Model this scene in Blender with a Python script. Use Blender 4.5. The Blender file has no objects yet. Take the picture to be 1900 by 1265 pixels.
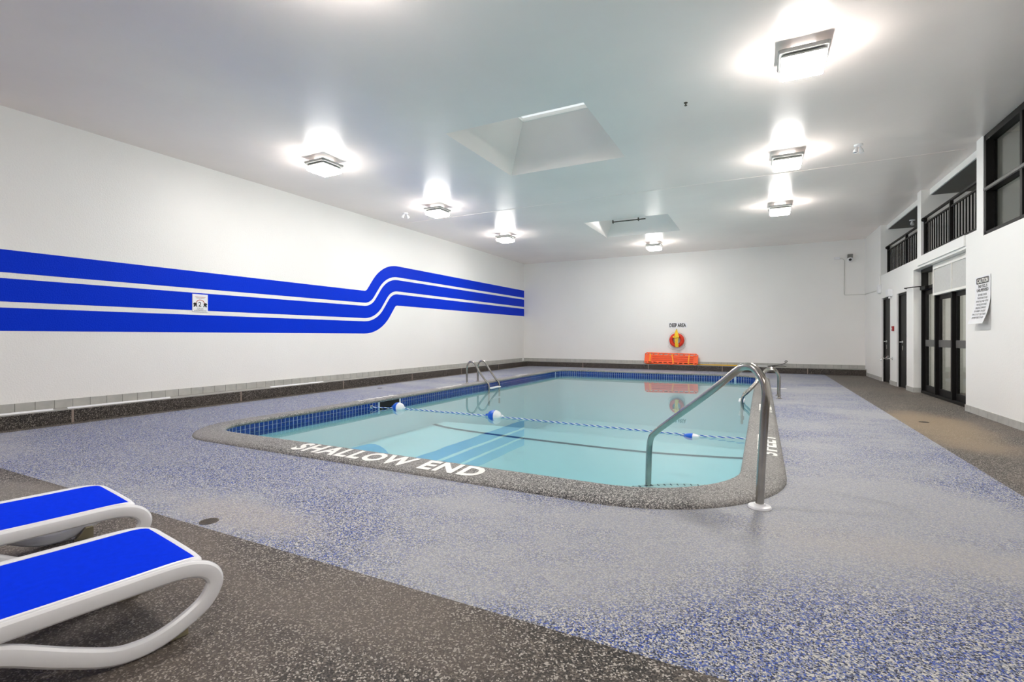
import bpy, math, random
from mathutils import Vector, Matrix
from mathutils.geometry import tessellate_polygon

random.seed(7)
SC = bpy.context.scene
COL = SC.collection

# ------------------------------------------------------------------ camera
YAW = math.atan(464 / 910)
cam = bpy.data.cameras.new('camera')
cam.sensor_fit = 'HORIZONTAL'
cam.sensor_width = 36.0
cam.lens = 36.0 * 910 / 1900
cam.shift_y = -8.5 / 1900
cam.clip_start = 0.05
cam.clip_end = 200
camo = bpy.data.objects.new('camera', cam)
COL.objects.link(camo)
camo.location = (0, 0, 1.1)
camo.rotation_euler = (math.pi / 2, 0, YAW)
SC.camera = camo

# ------------------------------------------------------------------ world, exposure
world = bpy.data.worlds.new('overcast_sky')
SC.world = world
world.use_nodes = True
_bg = world.node_tree.nodes['Background']
_bg.inputs['Color'].default_value = (0.97, 0.98, 1.0, 1)
_bg.inputs['Strength'].default_value = 1.3

SC.view_settings.view_transform = 'Standard'
SC.view_settings.look = 'None'
SC.view_settings.gamma = 1
SC.view_settings.use_curve_mapping = False
SC.view_settings.exposure = 0.0
LAMP = 136.0
LAMP_SIDE = 62.0          # brightness of the lamp diffusers
HALO_GLOW = 2.5       # glow added above the lamp pans to make halos on the ceiling
SC.cycles.use_denoising = True
SC.cycles.max_bounces = 7
SC.cycles.diffuse_bounces = 5
SC.cycles.glossy_bounces = 3
SC.cycles.use_adaptive_sampling = True
SC.cycles.adaptive_threshold = 0.15
SC.cycles.transparent_max_bounces = 7
SC.cycles.sample_clamp_indirect = 8.0

# ------------------------------------------------------------------ dimensions
XL, YB, ZC = -8.07, 16.84, 3.85         # left wall, back wall, ceiling
YR = -5.0                               # rear wall behind the camera
PX0, PX1, PY0, PY1, PR = -5.72, -0.13, 3.42, 14.70, 0.5   # pool rim
ZW = -0.10                              # water level
# right wall frame: local (d, s, z), d = depth behind the wall face, s runs like Y
WR = Matrix.Translation((2.59, YB, 0)) @ Matrix.Rotation(math.atan(0.0137), 4, 'Z') @ Matrix.Translation((0, -YB, 0))

# ------------------------------------------------------------------ colours and materials
def lin(c):
    c = c / 255.0
    return c / 12.92 if c <= 0.04045 else ((c + 0.055) / 1.055) ** 2.4
def rgb(r, g, b):
    return (lin(r), lin(g), lin(b), 1.0)

def nmat(name):
    m = bpy.data.materials.new(name)
    m.use_nodes = True
    nt = m.node_tree
    return m, nt, nt.nodes['Principled BSDF']
def N(nt, t, **kw):
    n = nt.nodes.new(t)
    for k, v in kw.items():
        setattr(n, k, v)
    return n
def setin(n, **kw):
    for k, v in kw.items():
        n.inputs[k.replace('_', ' ')].default_value = v
def mat(name, col, rough=0.5, metal=0.0, spec=0.5, var=0.04, vscale=6.0, bump=0.0, bscale=80.0, coat=0.0):
    """plain coloured surface with a little tonal variation and fine relief"""
    m, nt, p = nmat(name)
    p.inputs['Roughness'].default_value = rough
    p.inputs['Metallic'].default_value = metal
    p.inputs['Specular IOR Level'].default_value = spec
    p.inputs['Coat Weight'].default_value = coat
    g = N(nt, 'ShaderNodeNewGeometry')
    no = N(nt, 'ShaderNodeTexNoise')
    setin(no, Scale=vscale, Detail=4.0)
    nt.links.new(g.outputs['Position'], no.inputs['Vector'])
    mr = N(nt, 'ShaderNodeMapRange')
    setin(mr, From_Min=0.3, From_Max=0.7, To_Min=1 - var, To_Max=1 + var)
    nt.links.new(no.outputs['Fac'], mr.inputs['Value'])
    mx = N(nt, 'ShaderNodeVectorMath', operation='SCALE')
    mx.inputs[0].default_value = col[:3]
    nt.links.new(mr.outputs['Result'], mx.inputs['Scale'])
    nt.links.new(mx.outputs['Vector'], p.inputs['Base Color'])
    if bump:
        nb = N(nt, 'ShaderNodeTexNoise')
        setin(nb, Scale=bscale, Detail=3.0, Roughness=0.6)
        nt.links.new(g.outputs['Position'], nb.inputs['Vector'])
        b = N(nt, 'ShaderNodeBump')
        setin(b, Strength=bump, Distance=0.01)
        nt.links.new(nb.outputs['Fac'], b.inputs['Height'])
        nt.links.new(b.outputs['Normal'], p.inputs['Normal'])
    return m
def emat(name, col, strength):
    m = bpy.data.materials.new(name)
    m.use_nodes = True
    nt = m.node_tree
    nt.nodes.remove(nt.nodes['Principled BSDF'])
    e = N(nt, 'ShaderNodeEmission')
    e.inputs['Color'].default_value = col
    e.inputs['Strength'].default_value = strength
    nt.links.new(e.outputs[0], nt.nodes['Material Output'].inputs['Surface'])
    return m
def clear_mat(name, tint, ior, rough=0.0, bump=0.0, bscale=3.0):
    """clear sheet: what lies behind shows tinted, the mirror image by Fresnel"""
    m = bpy.data.materials.new(name)
    m.use_nodes = True
    nt = m.node_tree
    nt.nodes.remove(nt.nodes['Principled BSDF'])
    tr = N(nt, 'ShaderNodeBsdfTransparent')
    tr.inputs['Color'].default_value = tint
    gl = N(nt, 'ShaderNodeBsdfGlossy')
    gl.inputs['Roughness'].default_value = rough
    ge = N(nt, 'ShaderNodeNewGeometry')
    dt = N(nt, 'ShaderNodeVectorMath', operation='DOT_PRODUCT')
    nt.links.new(ge.outputs['Normal'], dt.inputs[0])
    nt.links.new(ge.outputs['Incoming'], dt.inputs[1])
    ab = N(nt, 'ShaderNodeMath', operation='ABSOLUTE')
    nt.links.new(dt.outputs['Value'], ab.inputs[0])
    iv = N(nt, 'ShaderNodeMath', operation='SUBTRACT', use_clamp=True)
    iv.inputs[0].default_value = 1.0
    nt.links.new(ab.outputs[0], iv.inputs[1])
    pw = N(nt, 'ShaderNodeMath', operation='POWER')
    nt.links.new(iv.outputs[0], pw.inputs[0])
    pw.inputs[1].default_value = 5.0
    f0 = ((ior - 1) / (ior + 1)) ** 2
    fr = N(nt, 'ShaderNodeMath', operation='MULTIPLY_ADD')
    nt.links.new(pw.outputs[0], fr.inputs[0])
    fr.inputs[1].default_value = 1 - f0
    fr.inputs[2].default_value = f0
    mix = N(nt, 'ShaderNodeMixShader')
    nt.links.new(fr.outputs[0], mix.inputs[0])
    nt.links.new(tr.outputs[0], mix.inputs[1])
    nt.links.new(gl.outputs[0], mix.inputs[2])
    nt.links.new(mix.outputs[0], nt.nodes['Material Output'].inputs['Surface'])
    if bump:
        g = N(nt, 'ShaderNodeNewGeometry')
        nb = N(nt, 'ShaderNodeTexNoise')
        setin(nb, Scale=bscale, Detail=1.0)
        nt.links.new(g.outputs['Position'], nb.inputs['Vector'])
        b = N(nt, 'ShaderNodeBump')
        setin(b, Strength=bump, Distance=0.02)
        nt.links.new(nb.outputs['Fac'], b.inputs['Height'])
        nt.links.new(b.outputs['Normal'], gl.inputs['Normal'])
    return m

def speckle_mat(name, flakes, worn, worn_amt, scale=172.0, spots=(), rough=0.6, noise_scale=0.45, lo=0.42, hi=0.62, stains=()):
    """resin-bound flake flooring; worn = colour of abraded areas; spots = (x, y, rx, ry, amount) abraded patches;
    stains = (x, y, rx, ry, amount, colour) patches of dirt"""
    m, nt, p = nmat(name)
    L = nt.links.new
    p.inputs['Roughness'].default_value = rough
    p.inputs['Specular IOR Level'].default_value = 0.3
    g = N(nt, 'ShaderNodeNewGeometry')
    vo = N(nt, 'ShaderNodeTexVoronoi')
    setin(vo, Scale=scale, Randomness=1.0)
    L(g.outputs['Position'], vo.inputs['Vector'])
    sep = N(nt, 'ShaderNodeSeparateColor')
    L(vo.outputs['Color'], sep.inputs[0])
    rp = N(nt, 'ShaderNodeValToRGB')
    rp.color_ramp.interpolation = 'CONSTANT'
    els = rp.color_ramp.elements
    els[0].position = 0.0
    els[0].color = flakes[0][1]
    els[1].position = flakes[1][0]
    els[1].color = flakes[1][1]
    for pos, c in flakes[2:]:
        e = els.new(pos)
        e.color = c
    L(sep.outputs[0], rp.inputs[0])
    # broad wear
    mp = N(nt, 'ShaderNodeMapping')
    mp.inputs['Scale'].default_value = (1.0, 1.5, 1.0)
    L(g.outputs['Position'], mp.inputs['Vector'])
    no = N(nt, 'ShaderNodeTexNoise')
    setin(no, Scale=noise_scale, Detail=7.0, Roughness=0.62)
    L(mp.outputs[0], no.inputs['Vector'])
    mr = N(nt, 'ShaderNodeMapRange')
    setin(mr, From_Min=lo, From_Max=hi)
    L(no.outputs['Fac'], mr.inputs['Value'])
    cur = mr.outputs['Result']
    sp = N(nt, 'ShaderNodeSeparateXYZ')
    L(g.outputs['Position'], sp.inputs[0])
    def patch(x, y, rx, ry):
        ax = N(nt, 'ShaderNodeMath', operation='SUBTRACT'); L(sp.outputs[0], ax.inputs[0]); ax.inputs[1].default_value = x
        ay = N(nt, 'ShaderNodeMath', operation='SUBTRACT'); L(sp.outputs[1], ay.inputs[0]); ay.inputs[1].default_value = y
        bx = N(nt, 'ShaderNodeMath', operation='DIVIDE'); L(ax.outputs[0], bx.inputs[0]); bx.inputs[1].default_value = rx
        by = N(nt, 'ShaderNodeMath', operation='DIVIDE'); L(ay.outputs[0], by.inputs[0]); by.inputs[1].default_value = ry
        cx = N(nt, 'ShaderNodeMath', operation='MULTIPLY'); L(bx.outputs[0], cx.inputs[0]); L(bx.outputs[0], cx.inputs[1])
        cy = N(nt, 'ShaderNodeMath', operation='MULTIPLY_ADD'); L(by.outputs[0], cy.inputs[0]); L(by.outputs[0], cy.inputs[1]); L(cx.outputs[0], cy.inputs[2])
        # ragged edge
        rag = N(nt, 'ShaderNodeMath', operation='MULTIPLY_ADD'); L(no.outputs['Fac'], rag.inputs[0]); rag.inputs[1].default_value = -1.6; rag.inputs[2].default_value = 0.8
        sm = N(nt, 'ShaderNodeMath', operation='ADD'); L(cy.outputs[0], sm.inputs[0]); L(rag.outputs[0], sm.inputs[1])
        r = N(nt, 'ShaderNodeMapRange', interpolation_type='SMOOTHSTEP')
        setin(r, From_Min=1.25, From_Max=0.1, To_Min=0.0, To_Max=1.0)
        L(sm.outputs[0], r.inputs['Value'])
        return r.outputs['Result']
    for (x, y, rx, ry, amt) in spots:
        o = patch(x, y, rx, ry)
        ad = N(nt, 'ShaderNodeMath', operation='MULTIPLY_ADD', use_clamp=True)
        L(o, ad.inputs[0]); ad.inputs[1].default_value = amt; L(cur, ad.inputs[2])
        cur = ad.outputs[0]
    amt = N(nt, 'ShaderNodeMath', operation='MULTIPLY')
    L(cur, amt.inputs[0]); amt.inputs[1].default_value = worn_amt
    mx = N(nt, 'ShaderNodeMix', data_type='RGBA')
    L(amt.outputs[0], mx.inputs['Factor'])
    L(rp.outputs[0], mx.inputs['A'])
    mx.inputs['B'].default_value = worn
    res = mx.outputs['Result']
    for (x, y, rx, ry, a, c) in stains:
        o = patch(x, y, rx, ry)
        am = N(nt, 'ShaderNodeMath', operation='MULTIPLY'); L(o, am.inputs[0]); am.inputs[1].default_value = a
        m2 = N(nt, 'ShaderNodeMix', data_type='RGBA')
        L(am.outputs[0], m2.inputs['Factor']); L(res, m2.inputs['A']); m2.inputs['B'].default_value = c
        res = m2.outputs['Result']
    L(res, p.inputs['Base Color'])
    b = N(nt, 'ShaderNodeBump')
    setin(b, Strength=0.35, Distance=0.003)
    L(vo.outputs['Distance'], b.inputs['Height'])
    L(b.outputs['Normal'], p.inputs['Normal'])
    return m

BLUE_FLAKES = [(0, rgb(40, 46, 66)), (0.22, rgb(50, 80, 168)), (0.37, rgb(106, 116, 148)), (0.56, rgb(146, 148, 155)), (0.77, rgb(198, 195, 187))]
BROWN_FLAKES = [(0, rgb(28, 26, 24)), (0.34, rgb(66, 61, 57)), (0.64, rgb(102, 94, 86)), (0.84, rgb(176, 169, 160))]
STONE_FLAKES = [(0, rgb(62, 62, 62)), (0.28, rgb(104, 103, 103)), (0.56, rgb(140, 138, 135)), (0.80, rgb(192, 189, 184))]
CURB_FLAKES = [(0, rgb(34, 31, 29)), (0.38, rgb(60, 55, 51)), (0.70, rgb(92, 85, 79)), (0.90, rgb(140, 132, 124))]
M = {}
M['deck_blue'] = speckle_mat('blue_flake_deck', BLUE_FLAKES, rgb(166, 166, 167), 0.72,
    spots=[(0.6, 3.4, 1.5, 1.3, 0.8), (-1.0, 2.5, 1.3, 0.8, 0.7), (-2.9, 1.95, 0.9, 0.35, 0.5), (0.9, 6.0, 0.6, 2.5, 0.35), (1.3, 1.6, 2.0, 1.3, -1.3), (-5.2, 2.8, 2.4, 0.9, -0.8), (-7.0, 5.0, 0.9, 3.0, -0.6)],
    stains=[(-2.8, 1.95, 0.75, 0.22, 0.4, rgb(172, 163, 152)), (0.6, 3.15, 0.9, 0.25, 0.22, rgb(176, 168, 156)), (-0.3, 3.2, 0.25, 0.2, 0.35, rgb(80, 80, 84))])
M['deck_brown'] = speckle_mat('brown_flake_deck', BROWN_FLAKES, rgb(112, 102, 93), 0.6,
    spots=[(-1.6, 1.5, 1.2, 0.25, 0.5), (-2.9, 1.55, 0.5, 0.3, 0.6), (2.0, 6.0, 0.6, 4.0, 0.35), (-0.5, 0.9, 0.9, 0.5, -0.6)],
    stains=[(1.9, 7.6, 0.5, 1.6, 0.6, rgb(158, 138, 112)), (-4.6, 1.5, 1.0, 0.2, 0.4, rgb(150, 145, 138))])
M['coping'] = speckle_mat('grey_flake_coping', STONE_FLAKES, rgb(150, 146, 142), 0.6, scale=170.0,
    spots=[(0.0, 5.0, 0.5, 2.5, 0.5), (-4.6, 3.2, 1.2, 0.4, 0.3)])
M['curb'] = speckle_mat('dark_flake_curb', CURB_FLAKES, rgb(80, 73, 68), 0.5, scale=140.0)

def paint(name, col, rough, bump, bscale, spec=0.5, var=0.02):
    return mat(name, col, rough=rough, spec=spec, var=var, vscale=0.7, bump=bump, bscale=bscale)
M['wall'] = paint('white_stucco_paint', rgb(239, 237, 234), 0.42, 0.35, 55.0)
M['wall_smooth'] = paint('white_wall_paint', rgb(240, 239, 236), 0.45, 0.12, 40.0)
M['ceiling'] = paint('gloss_ceiling_paint', rgb(253, 240, 234), 0.27, 0.10, 7.0, spec=0.55, var=0.035)
M['stripe'] = paint('blue_wall_paint', rgb(0, 50, 205), 0.45, 0.5, 60.0, spec=0.08)
M['grey_tile'] = mat('grey_skirting_tile', rgb(176, 175, 170), 0.45, var=0.10, vscale=9)
M['grout'] = mat('grout', rgb(128, 126, 121), 0.8)
M['ledge'] = mat('ledge_screed', rgb(160, 158, 153), 0.6, var=0.1, vscale=12)
M['ledge_light'] = mat('conduit_paint', rgb(205, 204, 198), 0.5)
M['joint'] = mat('joint_strip_metal', rgb(142, 126, 116), 0.5, var=0.06)
M['plaster'] = mat('pool_plaster', rgb(206, 223, 227), 0.6, var=0.02, vscale=1.5)
M['stripe_dark'] = mat('pool_floor_stripe', rgb(40, 70, 84), 0.6)
M['tile_blue'] = mat('cobalt_waterline_tile', rgb(18, 54, 132), 0.14, var=0.45, vscale=28, spec=0.6)
M['tile_grout'] = mat('pale_grout', rgb(178, 194, 210), 0.7)
M['water'] = clear_mat('pool_water', (0.655, 0.885, 0.905, 1), 1.33, bump=0.02, bscale=2.0)
M['white_plastic'] = mat('white_plastic', rgb(236, 236, 238), 0.32, var=0.02)
M['sling'] = mat('blue_sling_mesh', rgb(0, 50, 226), 0.8, spec=0.03, var=0.05, vscale=40, bump=0.25, bscale=700)
M['tan'] = mat('tan_rubber', rgb(150, 140, 112), 0.7)
M['steel'] = mat('brushed_stainless', rgb(176, 172, 165), 0.2, metal=1.0, var=0.08, vscale=14)
M['white_paint'] = mat('white_paint', rgb(238, 236, 230), 0.5)
M['black'] = mat('black_aluminium', rgb(20, 19, 18), 0.5, spec=0.2, var=0.1)
M['bronze'] = mat('dark_bronze_aluminium', rgb(72, 71, 69), 0.35, var=0.08)
M['black_letter'] = mat('black_lettering', rgb(22, 22, 22), 0.5)
M['grey_letter'] = mat('grey_lettering', rgb(92, 92, 92), 0.5)
M['red_letter'] = mat('red_lettering', rgb(176, 58, 44), 0.5)
M['orange'] = mat('orange_polyethylene', rgb(250, 96, 36), 0.4, var=0.05)
M['orange_dark'] = mat('deep_orange_polyethylene', rgb(226, 70, 22), 0.45)
M['amber'] = mat('amber_webbing', rgb(252, 160, 30), 0.6)
M['red'] = mat('red_vinyl', rgb(222, 52, 22), 0.4, var=0.05)
M['yellow'] = mat('yellow_rope', rgb(244, 206, 52), 0.7, var=0.12, vscale=60)
M['yellow_pole'] = mat('yellow_fibreglass', rgb(232, 184, 20), 0.35)
M['rope_grey'] = mat('grey_cord', rgb(196, 196, 190), 0.8)
M['rope_white'] = mat('white_rope', rgb(238, 240, 242), 0.7)
M['rope_blue'] = mat('blue_rope', rgb(22, 88, 190), 0.7)
M['float_blue'] = mat('blue_float_plastic', rgb(14, 92, 206), 0.3)
M['lamp_pan'] = mat('lamp_pan_enamel', rgb(150, 150, 147), 0.5)
M['lamp'] = emat('lit_lamp_diffuser', (1.0, 0.962, 0.918, 1), LAMP)
M['lamp_side'] = emat('lit_lamp_diffuser_side', (1.0, 0.962, 0.918, 1), LAMP_SIDE)
M['halo_glow'] = emat('added_halo_glow', (1.0, 0.962, 0.918, 1), HALO_GLOW)  # added emission for the ceiling halos around the lamps
M['corridor_fill_glow'] = emat('added_corridor_glow', (1.0, 0.97, 0.93, 1), 30.0)  # added emission, brightens what shows through the glass doors
M['glass'] = clear_mat('window_glass', (0.86, 0.88, 0.87, 1), 1.5)
M['skyglass'] = clear_mat('skylight_glazing', (0.93, 0.95, 0.95, 1), 1.5)
M['panel'] = mat('grey_frosted_panel', rgb(196, 196, 193), 0.5, var=0.05, vscale=40, bump=0.2, bscale=200)
M['drain'] = mat('tarnished_drain_metal', rgb(88, 80, 71), 0.5, metal=0.3, var=0.2, vscale=30)
M['drain_dark'] = mat('drain_shadow', rgb(20, 18, 16), 0.9)  # near-black colour stands for shade in drain bowls and skimmer
M['grey_plastic'] = mat('grey_plastic', rgb(120, 118, 112), 0.5)
M['room'] = mat('inner_room_paint', rgb(222, 220, 214), 0.6)
M['soffit_shade'] = mat('shaded_soffit', rgb(96, 92, 88), 0.7)  # dark colour stands for the shade under the balcony soffit
M['bright_metal'] = mat('satin_metal', rgb(226, 226, 222), 0.35, metal=0.3)
M['alarm_red'] = mat('dark_red_plastic', rgb(150, 26, 28), 0.4)
M['chrome'] = mat('chrome', rgb(220, 220, 220), 0.1, metal=1.0)

# ------------------------------------------------------------------ mesh builder
class MB:
    def __init__(self):
        self.v, self.f, self.m = [], [], []
    def add(self, vs, fs, mi=0):
        o = len(self.v)
        self.v += [tuple(p) for p in vs]
        self.f += [tuple(i + o for i in f) for f in fs]
        self.m += [mi] * len(fs)
        return self
    def box(self, x0, x1, y0, y1, z0, z1, mi=0):
        return self.add([(x0, y0, z0), (x1, y0, z0), (x1, y1, z0), (x0, y1, z0), (x0, y0, z1), (x1, y0, z1), (x1, y1, z1), (x0, y1, z1)],
                        [(0, 3, 2, 1), (4, 5, 6, 7), (0, 1, 5, 4), (1, 2, 6, 5), (2, 3, 7, 6), (3, 0, 4, 7)], mi)
    def prism(self, pts, fn, t0, t1, mi=0):
        """closed outline pts (a, b) extruded from t0 to t1; fn(a, b, t) -> point"""
        n = len(pts)
        vs = [fn(a, b, t0) for a, b in pts] + [fn(a, b, t1) for a, b in pts]
        tri = tessellate_polygon([[Vector((a, b, 0)) for a, b in pts]])
        fs = [tuple(t) for t in tri] + [tuple(i + n for i in reversed(t)) for t in tri]
        fs += [(i, (i + 1) % n, (i + 1) % n + n, i + n) for i in range(n)]
        return self.add(vs, fs, mi)
    def tube(self, path, r, n=12, closed=False, mi=0):
        P = [Vector(p) for p in path]
        k = len(P)
        vs = []
        up = None
        for i in range(k):
            if closed:
                t = (P[(i + 1) % k] - P[i - 1]).normalized()
            else:
                t = (P[min(i + 1, k - 1)] - P[max(i - 1, 0)]).normalized()
            if up is None:
                up = Vector((0, 0, 1)) if abs(t.z) < 0.9 else Vector((1, 0, 0))
            up = (up - t * up.dot(t)).normalized()
            s = t.cross(up)
            rr = r[i] if isinstance(r, (list, tuple)) else r
            for j in range(n):
                a = 2 * math.pi * j / n
                vs.append(P[i] + (up * math.cos(a) + s * math.sin(a)) * rr)
        fs = []
        for i in range(k if closed else k - 1):
            for j in range(n):
                a, b = i * n + j, i * n + (j + 1) % n
                c, d = ((i + 1) % k) * n + (j + 1) % n, ((i + 1) % k) * n + j
                fs.append((a, b, c, d))
        if not closed:
            fs.append(tuple(reversed(range(n))))
            fs.append(tuple(range((k - 1) * n, k * n)))
        return self.add(vs, fs, mi)
    def lathe(self, prof, fn, n=20, mi=0, cap=True):
        """prof (r, h); fn(x, y, h) -> point"""
        vs, fs = [], []
        for r, h in prof:
            for j in range(n):
                a = 2 * math.pi * j / n
                vs.append(fn(r * math.cos(a), r * math.sin(a), h))
        for i in range(len(prof) - 1):
            for j in range(n):
                fs.append((i * n + j, i * n + (j + 1) % n, (i + 1) * n + (j + 1) % n, (i + 1) * n + j))
        if cap:
            fs.append(tuple(reversed(range(n))))
            fs.append(tuple(range((len(prof) - 1) * n, len(prof) * n)))
        return self.add(vs, fs, mi)
    def sweep(self, path, lat, sect, closed=False, mi=0, scale=None):
        """section (a along lat, b along in-plane normal) swept along a planar path"""
        P = [Vector(p) for p in path]
        lat = Vector(lat).normalized()
        k, n = len(P), len(sect)
        vs = []
        for i in range(k):
            if closed:
                t = (P[(i + 1) % k] - P[i - 1]).normalized()
            else:
                t = (P[min(i + 1, k - 1)] - P[max(i - 1, 0)]).normalized()
            nn = lat.cross(t).normalized()
            sc = scale[i] if scale else 1.0
            vs += [P[i] + lat * a + nn * b * sc for a, b in sect]
        fs = []
        for i in range(k if closed else k - 1):
            for j in range(n):
                fs.append((i * n + j, i * n + (j + 1) % n, ((i + 1) % k) * n + (j + 1) % n, ((i + 1) % k) * n + j))
        if not closed:
            fs.append(tuple(reversed(range(n))))
            fs.append(tuple(range((k - 1) * n, k * n)))
        return self.add(vs, fs, mi)
    def loops(self, L, closed=True, mi=0):
        """skin between successive loops of equal length"""
        n = len(L[0])
        vs = [p for l in L for p in l]
        fs = []
        for i in range(len(L) - 1):
            for j in range(n if closed else n - 1):
                fs.append((i * n + j, i * n + (j + 1) % n, (i + 1) * n + (j + 1) % n, (i + 1) * n + j))
        return self.add(vs, fs, mi)
    def build(self, name, mats, parent=None, smooth=False, bevel=0.0, angle=None, matrix=None):
        me = bpy.data.meshes.new(name)
        me.from_pydata([tuple(p) for p in self.v], [], self.f)
        if not isinstance(mats, (list, tuple)):
            mats = [mats]
        for m in mats:
            me.materials.append(m if not isinstance(m, str) else M[m])
        for p, i in zip(me.polygons, self.m):
            p.material_index = i
        import bmesh
        bm = bmesh.new()
        bm.from_mesh(me)
        bmesh.ops.recalc_face_normals(bm, faces=bm.faces)
        bm.to_mesh(me)
        bm.free()
        if smooth:
            me.shade_smooth()
            if angle is None:
                angle = 40
            me.set_sharp_from_angle(angle=math.radians(angle))
        me.update()
        return link(name, me, parent, bevel, matrix)

def link(name, me, parent=None, bevel=0.0, matrix=None):
    o = bpy.data.objects.new(name, me)
    COL.objects.link(o)
    if parent is not None:
        o.parent = parent
    if matrix is not None:
        o.matrix_local = matrix
    if bevel:
        b = o.modifiers.new('bevel', 'BEVEL')
        b.width = bevel
        b.segments = 2
        b.limit_method = 'ANGLE'
    return o
def tag(o, label, cat, group=None):
    o['label'] = label
    o['category'] = cat
    if group:
        o['group'] = group
    return o
def struct(o, label=None):
    o['kind'] = 'structure'
    if label:
        o['label'] = label
    return o
def thing(name, label, cat, loc=(0, 0, 0), rz=0.0, group=None, matrix=None):
    o = bpy.data.objects.new(name, None)
    COL.objects.link(o)
    if matrix is not None:
        o.matrix_world = matrix
    else:
        o.location = loc
        o.rotation_euler = (0, 0, rz)
    o.empty_display_size = 0.1
    return tag(o, label, cat, group)
def copy_tree(o, parent=None):
    c = o.copy()
    COL.objects.link(c)
    c.parent = parent
    for ch in o.children:
        copy_tree(ch, c)
    return c
def at_wr(d, s, z):
    return WR @ Matrix.Translation((d, s, z))

def rr_loop(x0, x1, y0, y1, r, z, off=0.0, n=14):
    """rounded rectangle, counter-clockwise, grown outward by off"""
    x0 -= off; x1 += off; y0 -= off; y1 += off
    rs = [max(q + off, 0.02) for q in (r if isinstance(r, tuple) else (r,) * 4)]   # near right, far right, far left, near left
    out = []
    for r, cx, cy, a0 in ((rs[0], x1 - rs[0], y0 + rs[0], -90), (rs[1], x1 - rs[1], y1 - rs[1], 0), (rs[2], x0 + rs[2], y1 - rs[2], 90), (rs[3], x0 + rs[3], y0 + rs[3], 180)):
        for i in range(n + 1):
            a = math.radians(a0 + 90 * i / n)
            out.append((cx + r * math.cos(a), cy + r * math.sin(a), z))
    return out
def rrect2(w, h, r, n=4):
    return [(x, y) for x, y, _ in rr_loop(-w / 2, w / 2, -h / 2, h / 2, r, 0, 0, n)]

def text_mesh(body, w, h, bold=0.0, ext=0.0, spacing=1.0, keep=False):
    """flat lettering fitted to w x h, origin at the lower left; returns verts, faces"""
    cu = bpy.data.curves.new('lettering', 'FONT')
    cu.body = body
    cu.size = 1.0
    cu.offset = bold
    cu.space_character = spacing
    cu.resolution_u = 3
    cu.extrude = ext
    ob = bpy.data.objects.new('lettering_tmp', cu)
    COL.objects.link(ob)
    bpy.context.view_layer.update()
    me = bpy.data.meshes.new_from_object(ob)
    vs = [v.co.copy() for v in me.vertices]
    fs = [tuple(p.vertices) for p in me.polygons]
    bpy.data.objects.remove(ob)
    bpy.data.curves.remove(cu)
    bpy.data.meshes.remove(me)
    x0, x1 = min(v.x for v in vs), max(v.x for v in vs)
    y0, y1 = min(v.y for v in vs), max(v.y for v in vs)
    return [((v.x - x0) / (x1 - x0) * w, (v.y - y0) / (y1 - y0) * h) for v in vs], fs
def text_obj(name, body, w, h, fn, m, parent, bold=0.02, spacing=1.0):
    vs, fs = text_mesh(body, w, h, bold, spacing=spacing)
    me = bpy.data.meshes.new(name)
    me.from_pydata([tuple(fn(a, b)) for a, b in vs], [], fs)
    me.materials.append(M[m])
    return link(name, me, parent)

def smooth_path(pts, n=6):
    """Catmull-Rom through the points"""
    P = [Vector(p) for p in pts]
    out = []
    for i in range(len(P) - 1):
        p0, p1, p2, p3 = P[max(i - 1, 0)], P[i], P[i + 1], P[min(i + 2, len(P) - 1)]
        for k in range(n):
            t = k / n
            out.append(0.5 * ((2 * p1) + (-p0 + p2) * t + (2 * p0 - 5 * p1 + 4 * p2 - p3) * t * t + (-p0 + 3 * p1 - 3 * p2 + p3) * t ** 3))
    out.append(P[-1])
    return out

# ================================================================== SETTING
# ---- floor with the pool cut out: brown field and blue field
FX0, FX1, FY0, FY1 = -7.70, 1.60, 1.71, 16.64
PRS = (0.9, PR, PR, PR)
hole = rr_loop(PX0, PX1, PY0, PY1, PRS, 0, 0.28)
b = MB()
outer = [(FX0, FY0, 0), (FX1, FY0, 0), (FX1, FY1, 0), (FX0, FY1, 0)]
tri = tessellate_polygon([[Vector(p) for p in outer], [Vector(p) for p in hole]])
b.add(outer + hole, [tuple(t) for t in tri], 0)
for (x0, x1, y0, y1) in ((-8.4, 5.2, YR - 0.2, FY0), (-8.4, FX0, FY0, YB + 0.2), (FX1, 5.2, FY0, YB + 0.2), (FX0, FX1, FY1, YB + 0.2)):
    b.add([(x0, y0, 0), (x1, y0, 0), (x1, y1, 0), (x0, y1, 0)], [(0, 1, 2, 3)], 1)
floor = struct(b.build('floor', ['deck_blue', 'deck_brown']), 'blue and brown flake resin pool deck')

# ---- walls
b = MB().box(XL - 0.25, XL, YR - 0.25, YB + 0.25, 0, ZC + 0.1)
wall_left = struct(b.build('wall_left', 'wall'), 'white stucco wall with three blue painted stripes')
b = MB().box(XL - 0.25, 5.2, YB, YB + 0.25, 0, ZC + 0.1)
wall_back = struct(b.build('wall_back', 'wall'), 'plain white stucco end wall behind the deep end')
b = MB().box(XL - 0.25, 5.2, YR - 0.25, YR, 0, ZC + 0.1)
wall_rear = struct(b.build('wall_rear', 'wall'))

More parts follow.
